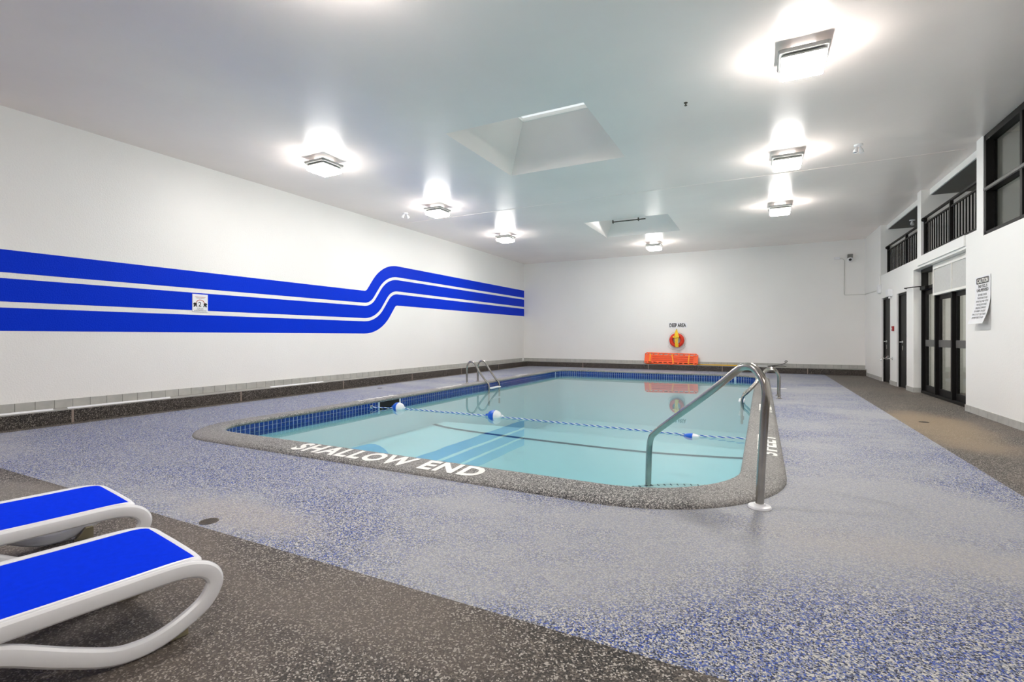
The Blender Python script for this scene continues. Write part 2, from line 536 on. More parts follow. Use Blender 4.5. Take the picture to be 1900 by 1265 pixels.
# ---- right wall (local d, s, z)
T = 0.25
S_A, S_D1, S_MID0, S_MID1, S_PIL0, S_PIL1 = 14.97, 14.85, 14.03, 13.44, 12.67, 12.18
S_CW = 9.53                # where the wall with the caution sign begins
C1a, C1b, C2a, C2b = 11.93, 11.70, 9.14, 8.92
SILL, WSILL, DH, GH = 2.60, 2.48, 2.03, 2.40
b = MB()
b.box(0, T, S_A, YB + 0.1, 0, ZC)
b.box(0, T, S_D1, S_A, 0, DH)
b.box(0, T, S_MID1, S_MID0, 0, DH)
b.box(0, T, S_PIL1, S_PIL0, 0, DH)
b.box(0, T, S_PIL1, S_A, DH, SILL)
b.box(0, T, S_CW, S_PIL1, GH, SILL)
b.box(0, T, YR - 0.1, S_CW, 0, WSILL)
b.box(0, T, C2a, S_CW, WSILL, SILL)
b.box(0, T, C2b, C2a, WSILL, ZC)
b.box(0, T, C1b, C1a, SILL, ZC)
b.box(0, T, YR - 0.1, 4.4, WSILL, ZC)
wall_right = struct(b.build('wall_right', 'wall_smooth', matrix=WR), 'white wall with doors, balcony openings and high window')
# projecting lintel line above the glass doors
b = MB().box(-0.025, 0.02, S_CW, 11.86, 2.44, SILL)
b.build('lintel', 'wall_smooth', wall_right)
# rooms behind the wall
b = MB()
b.box(T, 2.0, S_A, S_A + 0.15, SILL, ZC)
b.box(T, 2.0, C1b, C1a, SILL, ZC)
b.box(2.0, 2.15, 8.9, S_A + 0.15, SILL, ZC)
b.box(T, 2.0, C2b, C2a, SILL, ZC)
struct(b.build('wall_balcony', 'wall_smooth', matrix=WR))
b = MB().box(T, 2.0, C2b, S_A + 0.15, SILL - 0.2, SILL - 0.02)
struct(b.build('floor_balcony', 'room', matrix=WR))
b = MB()
b.box(2.0, 2.2, 9.0, 12.9, 0, SILL - 0.2)
b.box(T, 2.2, 12.5, 12.7, 0, SILL - 0.2)
b.box(T, 2.2, 8.9, 9.1, 0, SILL - 0.2)
struct(b.build('wall_corridor', 'room', matrix=WR))
b = MB()
b.box(2.0, 2.2, 4.2, 8.92, WSILL - 0.2, ZC)
b.box(T, 2.0, 4.2, 4.4, WSILL - 0.2, ZC)
b.box(T, 2.0, 4.4, 8.90, WSILL - 0.2, WSILL - 0.02)
struct(b.build('wall_upstairs', 'room', matrix=WR))

# ---- ceiling with two skylight wells
SKY = [(-2.85, 6.50, 0.98), (-2.87, 12.37, 0.98)]
b = MB()
o4 = [(XL - 0.3, YR - 0.3, ZC), (5.3, YR - 0.3, ZC), (5.3, YB + 0.3, ZC), (XL - 0.3, YB + 0.3, ZC)]
holes = [[(cx - h, cy - h, ZC), (cx - h, cy + h, ZC), (cx + h, cy + h, ZC), (cx + h, cy - h, ZC)] for cx, cy, h in SKY]
tri = tessellate_polygon([[Vector(p) for p in o4]] + [[Vector(p) for p in hh] for hh in holes])
b.add(o4 + holes[0] + holes[1], [tuple(t) for t in tri])
ceiling = struct(b.build('ceiling', 'ceiling'), 'glossy off-white painted ceiling')
for s0, s1 in ((C1a, S_A), (C2a, C1b)):
    MB().box(0.13, 2.0, s0, s1, 3.74, ZC - 0.002, 0).build('bulkhead', 'soffit_shade' if False else 'wall_smooth', ceiling, matrix=WR)
MB().add([(0.15, C2a, 3.736), (2.0, C2a, 3.736), (2.0, S_A, 3.736), (0.15, S_A, 3.736)], [(0, 1, 2, 3)]).build('soffit_shade_sheet', 'soffit_shade', ceiling, matrix=WR)  # sheet carrying the bulkheads' underside shade as dark colour
b = MB().box(XL, 2.68, 9.43, 9.455, ZC - 0.004, ZC + 0.01)
struct(b.build('trim_1', 'ceiling', ), 'thin ridge running across the ceiling')
for i, ((cx, cy, h), lab) in enumerate(zip(SKY, ('square skylight well above the shallow half of the pool', 'square skylight well near the back wall, above the deep end'))):
    t = thing('skylight', lab, 'skylight', (cx, cy, ZC), group='square skylights')
    a, hh = 0.55, 0.68
    if i == 1:
        a, hh = 0.60, 0.62
    q = lambda r, z: [(-r, -r, z), (r, -r, z), (r, r, z), (-r, r, z)]
    MB().loops([q(h, 0), q(a, hh)]).build('shaft', 'ceiling', t)
    MB().box(-a - 0.02, a + 0.02, -a - 0.02, a + 0.02, hh + 0.01, hh + 0.02).build('pane', 'skyglass', t)
    fb = MB()
    for x0, x1, y0, y1 in ((-a - .05, a + .05, -a - .05, -a), (-a - .05, a + .05, a, a + .05), (-a - .05, -a, -a, a), (a, a + .05, -a, a)):
        fb.box(x0, x1, y0, y1, hh - 0.01, hh + 0.05)
    fb.build('curb_frame', 'white_paint', t)

# ---- painted stripes on the left wall
def stripe_edge(o):
    pts = [(YR, 1.165 + o)]
    for i in range(13):
        a = math.radians(51 * i / 12)
        r = 1.095 - o
        pts.append((8.42 + r * math.sin(a), 2.26 - r * math.cos(a)))
    for i in range(13):
        a = math.radians(51 * (1 - i / 12))
        r = 0.12 + o
        pts.append((9.56 - r * math.sin(a), 1.745 + r * math.cos(a)))
    pts.append((YB, 1.865 + o))
    return pts
for o0, o1 in ((0, 0.28), (0.352, 0.632), (0.702, 0.975)):
    lo, hi = stripe_edge(o0), stripe_edge(o1)
    n = len(lo)
    b = MB()
    x = XL + 0.002
    b.add([(x, p[0], p[1]) for p in lo] + [(x, p[0], p[1]) for p in hi], [(i, i + 1, n + i + 1, n + i) for i in range(n - 1)])
    b.build('painted_stripe', 'stripe', wall_left)

# ---- curbs and tile skirtings
CURB_H, CURB_D = 0.165, 0.20
def curb_run(name, label, fr, length, joints, t0):
    """fr(a, d, z): a along the wall, d out of the wall"""
    def bx(a0, a1, d0, d1, z0, z1):
        m = MB()
        vs = [fr(a, d, z) for z in (z0, z1) for (a, d) in ((a0, d0), (a1, d0), (a1, d1), (a0, d1))]
        return m.add(vs, [(0, 1, 2, 3), (4, 7, 6, 5), (0, 4, 5, 1), (1, 5, 6, 2), (2, 6, 7, 3), (3, 7, 4, 0)])
    root = struct(bx(t0, length, 0, CURB_D - 0.006, 0, CURB_H).build(name, 'ledge'), label)
    bx(t0, length, 0, CURB_D + 0.008, CURB_H, CURB_H + 0.013).build('ledge_cap', 'ledge', root)
    edges = [t0] + joints + [length]
    for a0, a1 in zip(edges[:-1], edges[1:]):
        bx(a0 + 0.012, a1 - 0.012, CURB_D - 0.006, CURB_D + 0.004, 0.001, CURB_H).build('curb_panel', 'curb', root)
    for j in joints:
        bx(j - 0.012, j + 0.012, CURB_D - 0.006, CURB_D + 0.006, 0.001, CURB_H).build('joint_strip', 'joint', root)
    bx(t0, length, 0, 0.008, CURB_H + 0.013, 0.282).build('grout_bed', 'grout', root)
    base = None
    a = t0
    w = 0.187
    k = 0
    while a < length - 0.05:
        a1 = min(a + w, length)
        bx(a + 0.003, a1 - 0.003, 0, 0.014, CURB_H + 0.015, 0.285).build('skirting_tile', 'grey_tile', root)
        a = a1
    return root
curb_run('baseboard_left', 'dark flake curb with grey tile skirting along the striped wall', lambda a, d, z: (XL + d, a, z), YB - CURB_D, [-1.52 + 2.28 * i for i in range(8)], 0.31)
curb_run('baseboard_back', 'dark flake curb with grey tile skirting along the end wall', lambda a, d, z: (a, YB - d, z), 2.59, [-5.66, -3.38, -1.11, 1.18], XL)
# low skirting on the right wall
def skirt(root, s0, s1, d=0.0):
    a = s0
    while a < s1 - 0.04:
        a1 = min(a + 0.3, s1)
        MB().box(d - 0.012, d + 0.001, a + 0.002, a1 - 0.002, 0, 0.095).build('skirting_tile', 'grey_tile', root)
        a = a1
sk = struct(MB().box(-0.006, 0.0, YR, S_CW, 0.0, 0.09).build('baseboard_right', 'grout', matrix=WR), 'low grey tile skirting along the right wall')
skirt(sk, 3.03, S_CW)
for s0, s1 in ((S_PIL1, S_PIL0), (S_MID1, S_MID0), (S_D1, YB - 0.2)):
    skirt(sk, s0, s1)
MB().box(-0.012, 0.14, S_PIL1 - 0.012, S_PIL1 - 0.001, 0, 0.095).build('skirting_tile', 'grey_tile', sk)

# ---- plain doors
def plain_door(name, label, s0, s1):
    d = struct(MB().box(0.055, 0.10, s0 + 0.03, s1 - 0.05, 0.005, DH - 0.04).build(name, 'black', matrix=WR), label)
    f = MB()
    f.box(0.03, 0.14, s1 - 0.05, s1, 0, DH)
    f.box(0.03, 0.14, s0, s0 + 0.03, 0, DH)
    f.box(0.03, 0.14, s0 + 0.03, s1 - 0.05, DH - 0.04, DH)
    f.build('door_frame', 'black', d)
    sk_ = s1 - 0.24
    h = MB()
    h.lathe([(0.025, 0.0), (0.025, -0.012), (0.010, -0.014), (0.010, -0.055)], lambda x, y, q: (0.055 + q, sk_ + x, 0.98 + y), 12)
    h.tube([(0.004, sk_, 0.98), (0.002, sk_ - 0.05, 0.98), (0.004, sk_ - 0.12, 0.978)], 0.010, 8)
    h.build('door_handle', 'bright_metal', d, smooth=True)
    MB().box(0.048, 0.056, sk_ - 0.02, sk_ + 0.02, 0.80, 0.90).build('lock_plate', 'steel', d, bevel=0.003)
    return d
plain_door('door_1', 'black door in the right wall nearest the end wall', S_MID0, S_D1)
plain_door('door_2', 'black door in the right wall next to the glass doors', S_PIL0, S_MID1)

# ---- glass doors
GD = [(11.37, S_PIL1 - 0.003), (10.54, 11.37), (9.56, 10.54)]
door3 = thing('door_3', 'black framed glass doors in the right wall', 'door', matrix=WR)
del door3['category']
struct(door3)
f = MB()
for s in (S_PIL1 - 0.063, 11.34, 10.51, S_CW + 0.003):
    f.box(0.115, 0.215, s, s + 0.06, 0, GH - 0.005)
f.box(0.115, 0.215, S_CW + 0.003, S_PIL1 - 0.003, GH - 0.07, GH - 0.005)
f.box(0.115, 0.215, S_CW + 0.003, S_PIL1 - 0.003, 0.0, 0.05)
f.box(0.115, 0.215, 11.40, S_PIL1 - 0.06, 1.99, 2.06)
f.build('door_frame', 'black', door3, bevel=0.004)
for i, (s0, s1) in enumerate(GD):
    lf = MB()
    a0, a1 = s0 + 0.033, s1 - (0.06 if i == 0 else 0.03)
    top = 1.985 if i == 0 else 1.84
    w = 0.075 if i == 0 else 0.05
    lf.box(0.165, 0.205, a0, a0 + w, 0.05, top)
    lf.box(0.165, 0.205, a1 - w, a1, 0.05, top)
    lf.box(0.165, 0.205, a0 + w, a1 - w, top - 0.08, top)
    lf.box(0.165, 0.205, a0 + w, a1 - w, 0.05, 0.16)
    leaf = lf.build('door_leaf', 'black', door3, bevel=0.003)
    MB().box(0.150, 0.205, a0 + w, a1 - w, 0.91, 1.035).build('push_rail', 'bronze', leaf, bevel=0.004)
    MB().box(0.186, 0.192, a0 + w, a1 - w, 0.16, 0.91).build('pane', 'glass', leaf)
    MB().box(0.186, 0.192, a0 + w, a1 - w, 1.035, top - 0.08).build('pane', 'glass', leaf)
MB().box(0.186, 0.192, 11.40, S_PIL1 - 0.06, 2.06, GH - 0.07).build('transom_pane', 'glass', door3)
fr = MB()
fr.box(0.095, 0.17, S_CW + 0.003, 11.40, 1.84, 1.88)
fr.box(0.095, 0.17, 11.37, 11.40, 1.88, GH - 0.005)
fr.box(0.095, 0.17, 10.47, 10.485, 1.88, GH - 0.005)
fr.box(0.095, 0.17, S_CW + 0.003, 11.37, GH - 0.09, GH - 0.005)
fr.build('transom_frame', 'white_paint', door3)
MB().box(0.11, 0.15, 10.485, 11.37, 1.88, GH - 0.09).build('transom_panel', 'panel', door3)
MB().box(0.11, 0.15, S_CW + 0.01, 10.47, 1.88, GH - 0.09).build('transom_panel', 'panel', door3)
t = thing('door_closer', 'black door closer with folded arm at the top of the glass door', 'door closer', matrix=at_wr(0, 11.93, 2.02))
MB().box(0.06, 0.114, -0.22, 0.10, -0.03, 0.035).build('closer_body', 'black', t, bevel=0.006)
MB().tube([(0.07, 0.05, 0.04), (-0.03, 0.20, 0.045), (-0.10, 0.45, 0.045)], 0.010, 8).build('closer_arm', 'black', t)
MB().tube([(-0.10, 0.45, 0.045), (-0.02, 0.66, 0.05)], 0.008, 8).build('closer_arm', 'black', t)

# ---- high window
win = thing('window_1', 'large black framed interior window high in the right wall', 'window', matrix=WR)
del win['category']
struct(win)
f = MB()
W0, W1 = 4.4, C2b
ww = 0.06
for s in (W1 - ww, 7.86, 6.8, 5.7, W0):
    f.box(0.01, 0.13, s, s + ww, WSILL, ZC - 0.005)
f.box(0.01, 0.13, W0, W1, ZC - 0.09, ZC - 0.005)
f.box(0.01, 0.13, W0, W1, WSILL, WSILL + 0.05)
f.box(0.01, 0.13, W0, W1, 3.075, 3.135)
f.build('window_frame', 'black', win, bevel=0.004)
MB().box(0.005, 0.012, W0, W1, 3.09, 3.125).build('transom_bar', 'bronze', win)
for s0, s1 in ((7.92, W1 - ww), (6.86, 7.86), (5.76, 6.8), (W0 + ww, 5.7)):
    for z0, z1 in ((WSILL + 0.05, 3.075), (3.135, ZC - 0.09)):
        MB().box(0.095, 0.101, s0, s1, z0, z1).build('pane', 'glass', win)

# ---- pool
pool = thing('swimming_pool', 'rectangular indoor swimming pool with turquoise water and grey flake coping', 'pool', ((PX0 + PX1) / 2, (PY0 + PY1) / 2, 0))
PM = Matrix.Translation((-(PX0 + PX1) / 2, -(PY0 + PY1) / 2, 0))
def R(z, off):
    return rr_loop(PX0, PX1, PY0, PY1, PRS, z, off)
COPING = [(0.30, -0.02), (0.30, 0.006), (0.288, 0.020), (0.25, 0.038), (0.06, 0.047), (0.02, 0.051), (-0.008, 0.044), (-0.022, 0.026), (-0.018, 0.008), (0.0, 0.0), (0.10, -0.02)]
def coping_z(off):
    for (o0, z0), (o1, z1) in zip(COPING[1:7], COPING[2:8]):
        if o1 <= off <= o0:
            return z0 + (z1 - z0) * (o0 - off) / (o0 - o1)
    return 0.02
coping = MB().loops([R(z, o) for o, z in COPING]).build('coping', 'coping', pool, smooth=True, angle=60, matrix=PM)
# basin: walls and sloping floor
b = MB()
top, n = R(0.0, 0.0), len(R(0, 0))
def floor_z(y):
    return -0.62 if y < 8.2 else -0.62 - min((y - 8.2) / 4.5, 1.0) * 0.9
b.loops([top, [(x, y, -1.75) for x, y, _ in top]])
ys = [PY0, 4.0, 8.2, 9.5, 11.0, 12.7, PY1]
for y0, y1 in zip(ys[:-1], ys[1:]):
    b.add([(PX0, y0, floor_z(y0)), (PX1, y0, floor_z(y0)), (PX1, y1, floor_z(y1)), (PX0, y1, floor_z(y1))], [(0, 1, 2, 3)])
basin = b.build('basin', 'plaster', pool, matrix=PM)
# entry steps in the near right corner
for r, z in ((1.22, -0.20), (1.55, -0.40)):
    arc = [(PX1 - r * math.sin(math.radians(90 * i / 16)), PY0 + r * math.cos(math.radians(90 * i / 16))) for i in range(17)]
    st = MB().prism([(PX1, PY0)] + arc, lambda a, c, t_: (a, c, t_), -0.62, z).build('step', 'plaster', pool, matrix=PM)
    n_ = len(arc)
    sh = lambda p, k: (PX1 + (p[0] - PX1) * k, PY0 + (p[1] - PY0) * k)
    for k0, k1, nm, mt in ((1.0, 0.985, 'nosing', 'white_paint'), (0.955, 0.94, 'nosing', 'white_paint')):
        e = MB().loops([[(*sh(p, k0), z + 0.003) for p in arc], [(*sh(p, k1), z + 0.003) for p in arc]], closed=False)
        e.build(nm, mt, st)
    e = MB()
    for i in range(16):
        for kk in (0.2, 0.7):
            p = (arc[i][0] + (arc[i + 1][0] - arc[i][0]) * kk, arc[i][1] + (arc[i + 1][1] - arc[i][1]) * kk)
            e.tube([(*sh(p, 0.985), z + 0.003), (*sh(p, 0.955), z + 0.003)], 0.006, 4)
    eo = e.build('nosing_tiles', 'stripe_dark', st)
    eo['kind'] = 'stuff'
# dark floor stripe
pts = smooth_path([(PX1, 7.66, 0), (-1.5, 7.40, 0), (-3.28, 7.44, 0), (-5.0, 7.62, 0), (PX0, 7.85, 0)], 5)
b = MB()
b.add([(p.x, p.y - 0.055, -0.617) for p in pts] + [(p.x, p.y + 0.055, -0.617) for p in pts], [(i, i + 1, len(pts) + i + 1, len(pts) + i) for i in range(len(pts) - 1)])
b.build('floor_stripe', 'stripe_dark', pool, matrix=PM)
# waterline mosaic: two rows of small tiles
def tile_band(pa, pb, inward):
    pa, pb, inw = Vector(pa), Vector(pb), Vector(inward)
    L_ = (pb - pa).length
    d = (pb - pa) / L_
    b = MB()
    nn = int(L_ / 0.064)
    for i in range(nn):
        for z0 in (-0.160, -0.106, -0.052):
            p, q = pa + d * (i * 0.064 + 0.005), pa + d * (i * 0.064 + 0.059)
            z1 = z0 + 0.051
            o = inw * 0.003
            b.add([(p.x, p.y, z0), (q.x, q.y, z0), (q.x, q.y, z1), (p.x, p.y, z1)], [], 0)
            k = len(b.v) - 4
            b.v += [(p.x + o.x, p.y + o.y, z0), (q.x + o.x, q.y + o.y, z0), (q.x + o.x, q.y + o.y, z1), (p.x + o.x, p.y + o.y, z1)]
            b.f += [(k + 4, k + 5, k + 6, k + 7), (k, k + 1, k + 5, k + 4), (k + 1, k + 2, k + 6, k + 5), (k + 2, k + 3, k + 7, k + 6), (k + 3, k, k + 4, k + 7)]
            b.m += [0] * 5
    o = b.build('waterline_tiles', 'tile_blue', pool, matrix=PM)
    o['kind'] = 'stuff'
    return o
ring = R(0, -0.001)
MB().loops([[(x, y, -0.17) for x, y, _ in ring], [(x, y, 0.0) for x, y, _ in ring]]).build('grout_band', 'tile_grout', pool, matrix=PM)
tile_band((PX0 + 0.001, PY0 + PR, 0), (PX0 + 0.001, 6.30, 0), (1, 0, 0))
tile_band((PX0 + 0.001, 6.85, 0), (PX0 + 0.001, PY1 - PR, 0), (1, 0, 0))
tile_band((PX0 + PR, PY1 - 0.001, 0), (PX1 - PR, PY1 - 0.001, 0), (0, -1, 0))
tile_band((PX1 - 0.001, PY1 - PR, 0), (PX1 - 0.001, PY0 + 0.9, 0), (-1, 0, 0))
tile_band((PX0 + PR, PY0 + 0.001, 0), (PX1 - 0.9, PY0 + 0.001, 0), (0, 1, 0))
for rc, cx, cy, a0 in ((0.9, PX1 - 0.9, PY0 + 0.9, -90), (PR, PX1 - PR, PY1 - PR, 0), (PR, PX0 + PR, PY1 - PR, 90), (PR, PX0 + PR, PY0 + PR, 180)):
    b = MB()
    nn = int(rc * math.pi / 2 / 0.064)
    for i in range(nn):
        for z0 in (-0.160, -0.106, -0.052):
            q = []
            for a in (a0 + 90 * (i + 0.08) / nn, a0 + 90 * (i + 0.92) / nn):
                a = math.radians(a)
                q.append((cx + (rc - 0.005) * math.cos(a), cy + (rc - 0.005) * math.sin(a)))
            b.add([(q[0][0], q[0][1], z0), (q[1][0], q[1][1], z0), (q[1][0], q[1][1], z0 + 0.051), (q[0][0], q[0][1], z0 + 0.051)], [(0, 1, 2, 3)])
    o = b.build('waterline_tiles', 'tile_blue', pool, matrix=PM)
    o['kind'] = 'stuff'
# skimmer mouth: flat plate, the opening's shade put into its dark colour
sk = MB().box(PX0 + 0.001, PX0 + 0.004, 6.33, 6.82, -0.15, -0.004).build('skimmer_mouth', 'drain_dark', pool, matrix=PM)
MB().box(PX0 + 0.001, PX0 + 0.014, 6.82, 6.845, -0.15, 0.0).build('skimmer_frame', 'white_plastic', sk)
# lettering on the coping
def near_text(a, c):
    off = PY0 - (3.165 + c)
    return (-3.98 + a, 3.165 + c, coping_z(off) + 0.003)
text_obj('lettering', 'SHALLOW END', 2.06, 0.225, near_text, 'white_paint', coping, bold=0.038, spacing=1.12)
for body, y0, w in (('3', 4.93, 0.13), ('FEET', 5.13, 0.78), ('4', 7.68, 0.12), ('FEET', 7.86, 0.70), ('5', 11.75, 0.12), ('FEET', 11.93, 0.72)):
    text_obj('lettering', body, w, 0.165, lambda a, c, y0=y0: (0.125 - c, y0 + a, coping_z(0.125 - c - PX1) + 0.003), 'white_paint', coping, bold=0.03, spacing=1.06)
for body, y0, w in (('3', 6.9, 0.13), ('FEET', 6.7, 0.75), ('4', 9.1, 0.13), ('FEET', 8.9, 0.75), ('5', 12.6, 0.13), ('FEET', 12.4, 0.75)):
    text_obj('lettering', body, w, 0.15, lambda a, c, y0=y0: (PX0 - 0.24 + c, y0 - a, coping_z(0.24 - c) + 0.003), 'white_paint', coping, bold=0.03, spacing=1.06)
MB().box(0.16, 0.46, 11.77, 11.83, 0.0, 0.003).build('painted_line', 'white_paint', floor)
# water
b = MB()
wl = R(ZW, -0.0005)
b.add(wl, [tuple(range(len(wl)))])
water = b.build('pool_water', 'water')
water['kind'] = 'stuff'
tag(water, 'still turquoise water filling the swimming pool', 'water')

# ================================================================== LIGHTS
def make_lamp():
    t = thing('ceiling_light', '', 'ceiling light', group='square ceiling lights')
    q0 = lambda z: [(-0.10, -0.10, z), (0.10, -0.10, z), (0.10, 0.10, z), (-0.10, 0.10, z)]
    MB().loops([q0(-0.066), q0(0.0)]).build('added_halo_box', 'halo_glow', t)  # glowing box added between pan and ceiling to cast the halo
    q = lambda r, z: [(x, y, z) for x, y in rrect2(2 * r, 2 * r, 0.02, 2)]
    p = MB().loops([q(0.02, -0.066), q(0.205, -0.066), q(0.212, -0.072), q(0.20, -0.10), q(0.165, -0.105)])
    p.f.append(tuple(range(len(p.v) - 12, len(p.v)))); p.m.append(0)
    p.build('pan', 'lamp_pan', t)
    MB().loops([q(0.160, -0.103), q(0.178, -0.120), q(0.184, -0.138), q(0.176, -0.138)]).build('collar', 'panel', t)
    q4 = lambda r, z: [(-r, -r, z), (r, -r, z), (r, r, z), (-r, r, z)]
    d = MB().loops([q4(0.183, -0.1385), q4(0.184, -0.180)], mi=1)
    d.loops([q4(0.184, -0.180), q4(0.165, -0.205), q4(0.10, -0.226)])
    d.f.append(tuple(range(len(d.v) - 4, len(d.v)))); d.m.append(0)
    d.build('diffuser', ['lamp', 'lamp_side'], t)
    return t
lamp0 = make_lamp()
LAMPS = [(-6.06, 5.46, 'lit square ceiling light nearest the camera in the row along the striped wall'),
         (-6.10, 8.50, 'lit square ceiling light in the middle of the row along the striped wall'),
         (-6.14, 11.65, 'lit square ceiling light farthest along the row by the striped wall'),
         (0.345, 5.44, 'largest lit square ceiling light, at the upper right'),
         (0.335, 8.46, 'lit square ceiling light in the middle of the right-hand row'),
         (0.33, 11.59, 'lit square ceiling light farthest along the right-hand row'),
         (-2.82, 14.71, 'lit square ceiling light just behind the far skylight near the end wall'),
         (-2.75, 2.48, 'lit square ceiling light above the front deck, out of frame'),
         (-6.06, -0.6, 'lit square ceiling light behind the camera on the left'),
         (0.345, -0.6, 'lit square ceiling light behind the camera on the right')]
for i, (x, y, lab) in enumerate(LAMPS):
    o = lamp0 if i == 0 else copy_tree(lamp0)
    o.location = (x, y, ZC)
    o['label'] = lab

# ================================================================== THINGS
# ---- sun loungers
def make_lounger():
    t = thing('sun_lounger', '', 'sun lounger', group='white and blue sun loungers')
    sect = rrect2(0.036, 0.062, 0.008, 3)
    pr = [(-1.80, .248), (-1.2, .248), (-.6, .248), (-.25, .249), (-.08, .249), (-.010, .240), (.038, .217), (.062, .182), (.057, .144), (.022, .098), (-.052, .057), (-.118, .036), (-.18, .031), (-.26, .046), (-.38, .108), (-.50, .178), (-.61, .222)]
    for sx in (-1, 1):
        p = smooth_path([(0.268 * sx, s, z) for s, z in pr], 5)
        MB().sweep(p, (1, 0, 0), sect).build('side_frame', 'white_plastic', t, smooth=True, angle=22)
        q = smooth_path([(0.268 * sx, s, z) for s, z in ((-1.15, .24), (-1.25, .18), (-1.36, .07), (-1.43, .033), (-1.50, .036), (-1.62, .11), (-1.72, .19), (-1.80, .235))], 5)
        MB().sweep(q, (1, 0, 0), sect).build('rear_leg', 'white_plastic', t, smooth=True, angle=22)
        MB().prism([(-0.10, 0), (-0.02, 0), (-0.02, 0.055), (-0.05, 0.055)], lambda a, c, u: (u, a, c), 0.222 * sx, 0.252 * sx).build('foot_block', 'tan', t)
        ed = smooth_path([(0.2475 * sx - dx * sx, s, z) for s, z, dx in ((-1.80, .270, 0), (-.9, .270, 0), (-.3, .2705, 0), (-.10, .2725, 0), (-.04, .2715, 0), (-.012, .2685, .004), (.010, .262, .014), (.024, .254, .030), (.030, .248, .055))], 3)
        MB().tube(ed, 0.008, 8).build('sling_rail', 'white_plastic', t, smooth=True)
    bar = smooth_path([(-0.262, -0.05, .250), (-0.25, -0.005, .252), (-0.19, 0.018, .252), (0.19, 0.018, .252), (0.25, -0.005, .252), (0.262, -0.05, .250)], 4)
    MB().tube(bar, 0.019, 10).build('foot_bar', 'white_plastic', t, smooth=True)
    for s in (-0.9, -1.78):
        MB().tube([(-0.262, s, .238), (0.262, s, .238)], 0.018, 10).build('cross_bar', 'white_plastic', t, smooth=True)
    # sling, rolled down over the foot bar
    prof = [(-1.78, .2745), (-.9, .2740), (-.3, .2745), (-.08, .2765), (-.03, .2755), (.0, .272), (.020, .264), (.032, .252)]
    P_ = smooth_path([(0, s, z) for s, z in prof], 3)
    b = MB()
    L_ = []
    for p in P_:
        # rounded foot corners
        k = max(0.0, (p.y + 0.035) / 0.067)
        w = 0.243 - 0.055 * (1 - math.sqrt(max(0.0, 1 - k * k)))
        L_.append([(-w, p.y, p.z), (w, p.y, p.z), (w, p.y, p.z - 0.005), (-w, p.y, p.z - 0.005)])
    b.loops(L_)
    b.f += [(0, 1, 2, 3), tuple(len(b.v) - 4 + i for i in range(4))]; b.m += [0, 0]
    b.build('sling', 'sling', t, smooth=True, angle=50)
    return t
l0 = make_lounger()
LZ = -math.atan(0.155)
l0.location = (-2.137, 1.131, 0); l0.rotation_euler.z = LZ
l0['label'] = 'white and blue sun lounger nearest the camera at the lower left corner'
l1 = copy_tree(l0)
l1.location = (-3.052, 1.343, 0)
l1['label'] = 'white and blue sun lounger behind the nearest one, closer to the striped wall'

# ---- near grab rail
P0, P1 = Vector((-0.02, 3.53)), Vector((-0.89, 4.35))
dr = (P1 - P0).normalized()
prof = [(-0.008, 0.0), (-0.012, 0.10), (-0.027, 0.34), (-0.047, 0.60), (-0.057, 0.74), (-0.035, 0.825), (0.03, 0.89), (0.104, 0.902), (0.177, 0.872), (0.318, 0.775), (0.578, 0.606), (0.878, 0.418), (1.06, 0.300), (1.145, 0.225), (1.172, 0.11), (1.183, -0.08), (1.19, -0.20)]
path = smooth_path([(P0.x + dr.x * l, P0.y + dr.y * l, z) for l, z in prof], 5)
t = thing('grab_rail', 'large bent stainless grab rail at the near right corner of the pool', 'grab rail', (P0.x, P0.y, 0))
MB().tube([p - Vector((P0.x, P0.y, 0)) for p in path], 0.0255, 16).build('tube', 'steel', t, smooth=True)
MB().lathe([(0.068, 0), (0.070, 0.006), (0.066, 0.016), (0.036, 0.020), (0.034, 0.030)], lambda x, y, h: (x + 0.006, y - 0.005, h), 28).build('flange', 'white_plastic', t, smooth=True)

# ---- ladders
def ladder(label, base, y0, y1, sgn):
    """base = x of the deck flanges; sgn = direction towards the water"""
    t = thing('pool_ladder', label, 'pool ladder', (base, (y0 + y1) / 2, 0), group='stainless pool ladders')
    ym = (y0 + y1) / 2
    pr = [(0, 0), (0.0, .15), (0.0, .36), (.022, .44), (.07, .492), (.135, .505), (.20, .478), (.245, .42), (.37, .24), (.50, .085), (.565, .02), (.59, -.03), (.60, -.12), (.60, -.5)]
    for y in (y0, y1):
        MB().tube(smooth_path([(sgn * a, y - ym, z) for a, z in pr], 4), 0.0225, 12).build('rail', 'steel', t, smooth=True)
        MB().lathe([(0.05, 0), (0.05, 0.008), (0.03, 0.014), (0.026, 0.02)], lambda x, yy, h, y=y: (x, yy + y - ym, h), 18).build('flange', 'steel', t, smooth=True)
    for z in (-0.115, -0.36):
        MB().box(*sorted((sgn * 0.56, sgn * 0.66)), y0 - ym + 0.02, y1 - ym - 0.02, z, z + 0.03).build('tread', 'white_plastic', t, bevel=0.008)
    return t
ladder('stainless pool ladder on the far left edge by the striped wall', -6.22, 9.85, 10.35, 1)
ladder('stainless pool ladder on the right edge, seen behind the big grab rail', 0.27, 9.90, 10.40, -1)

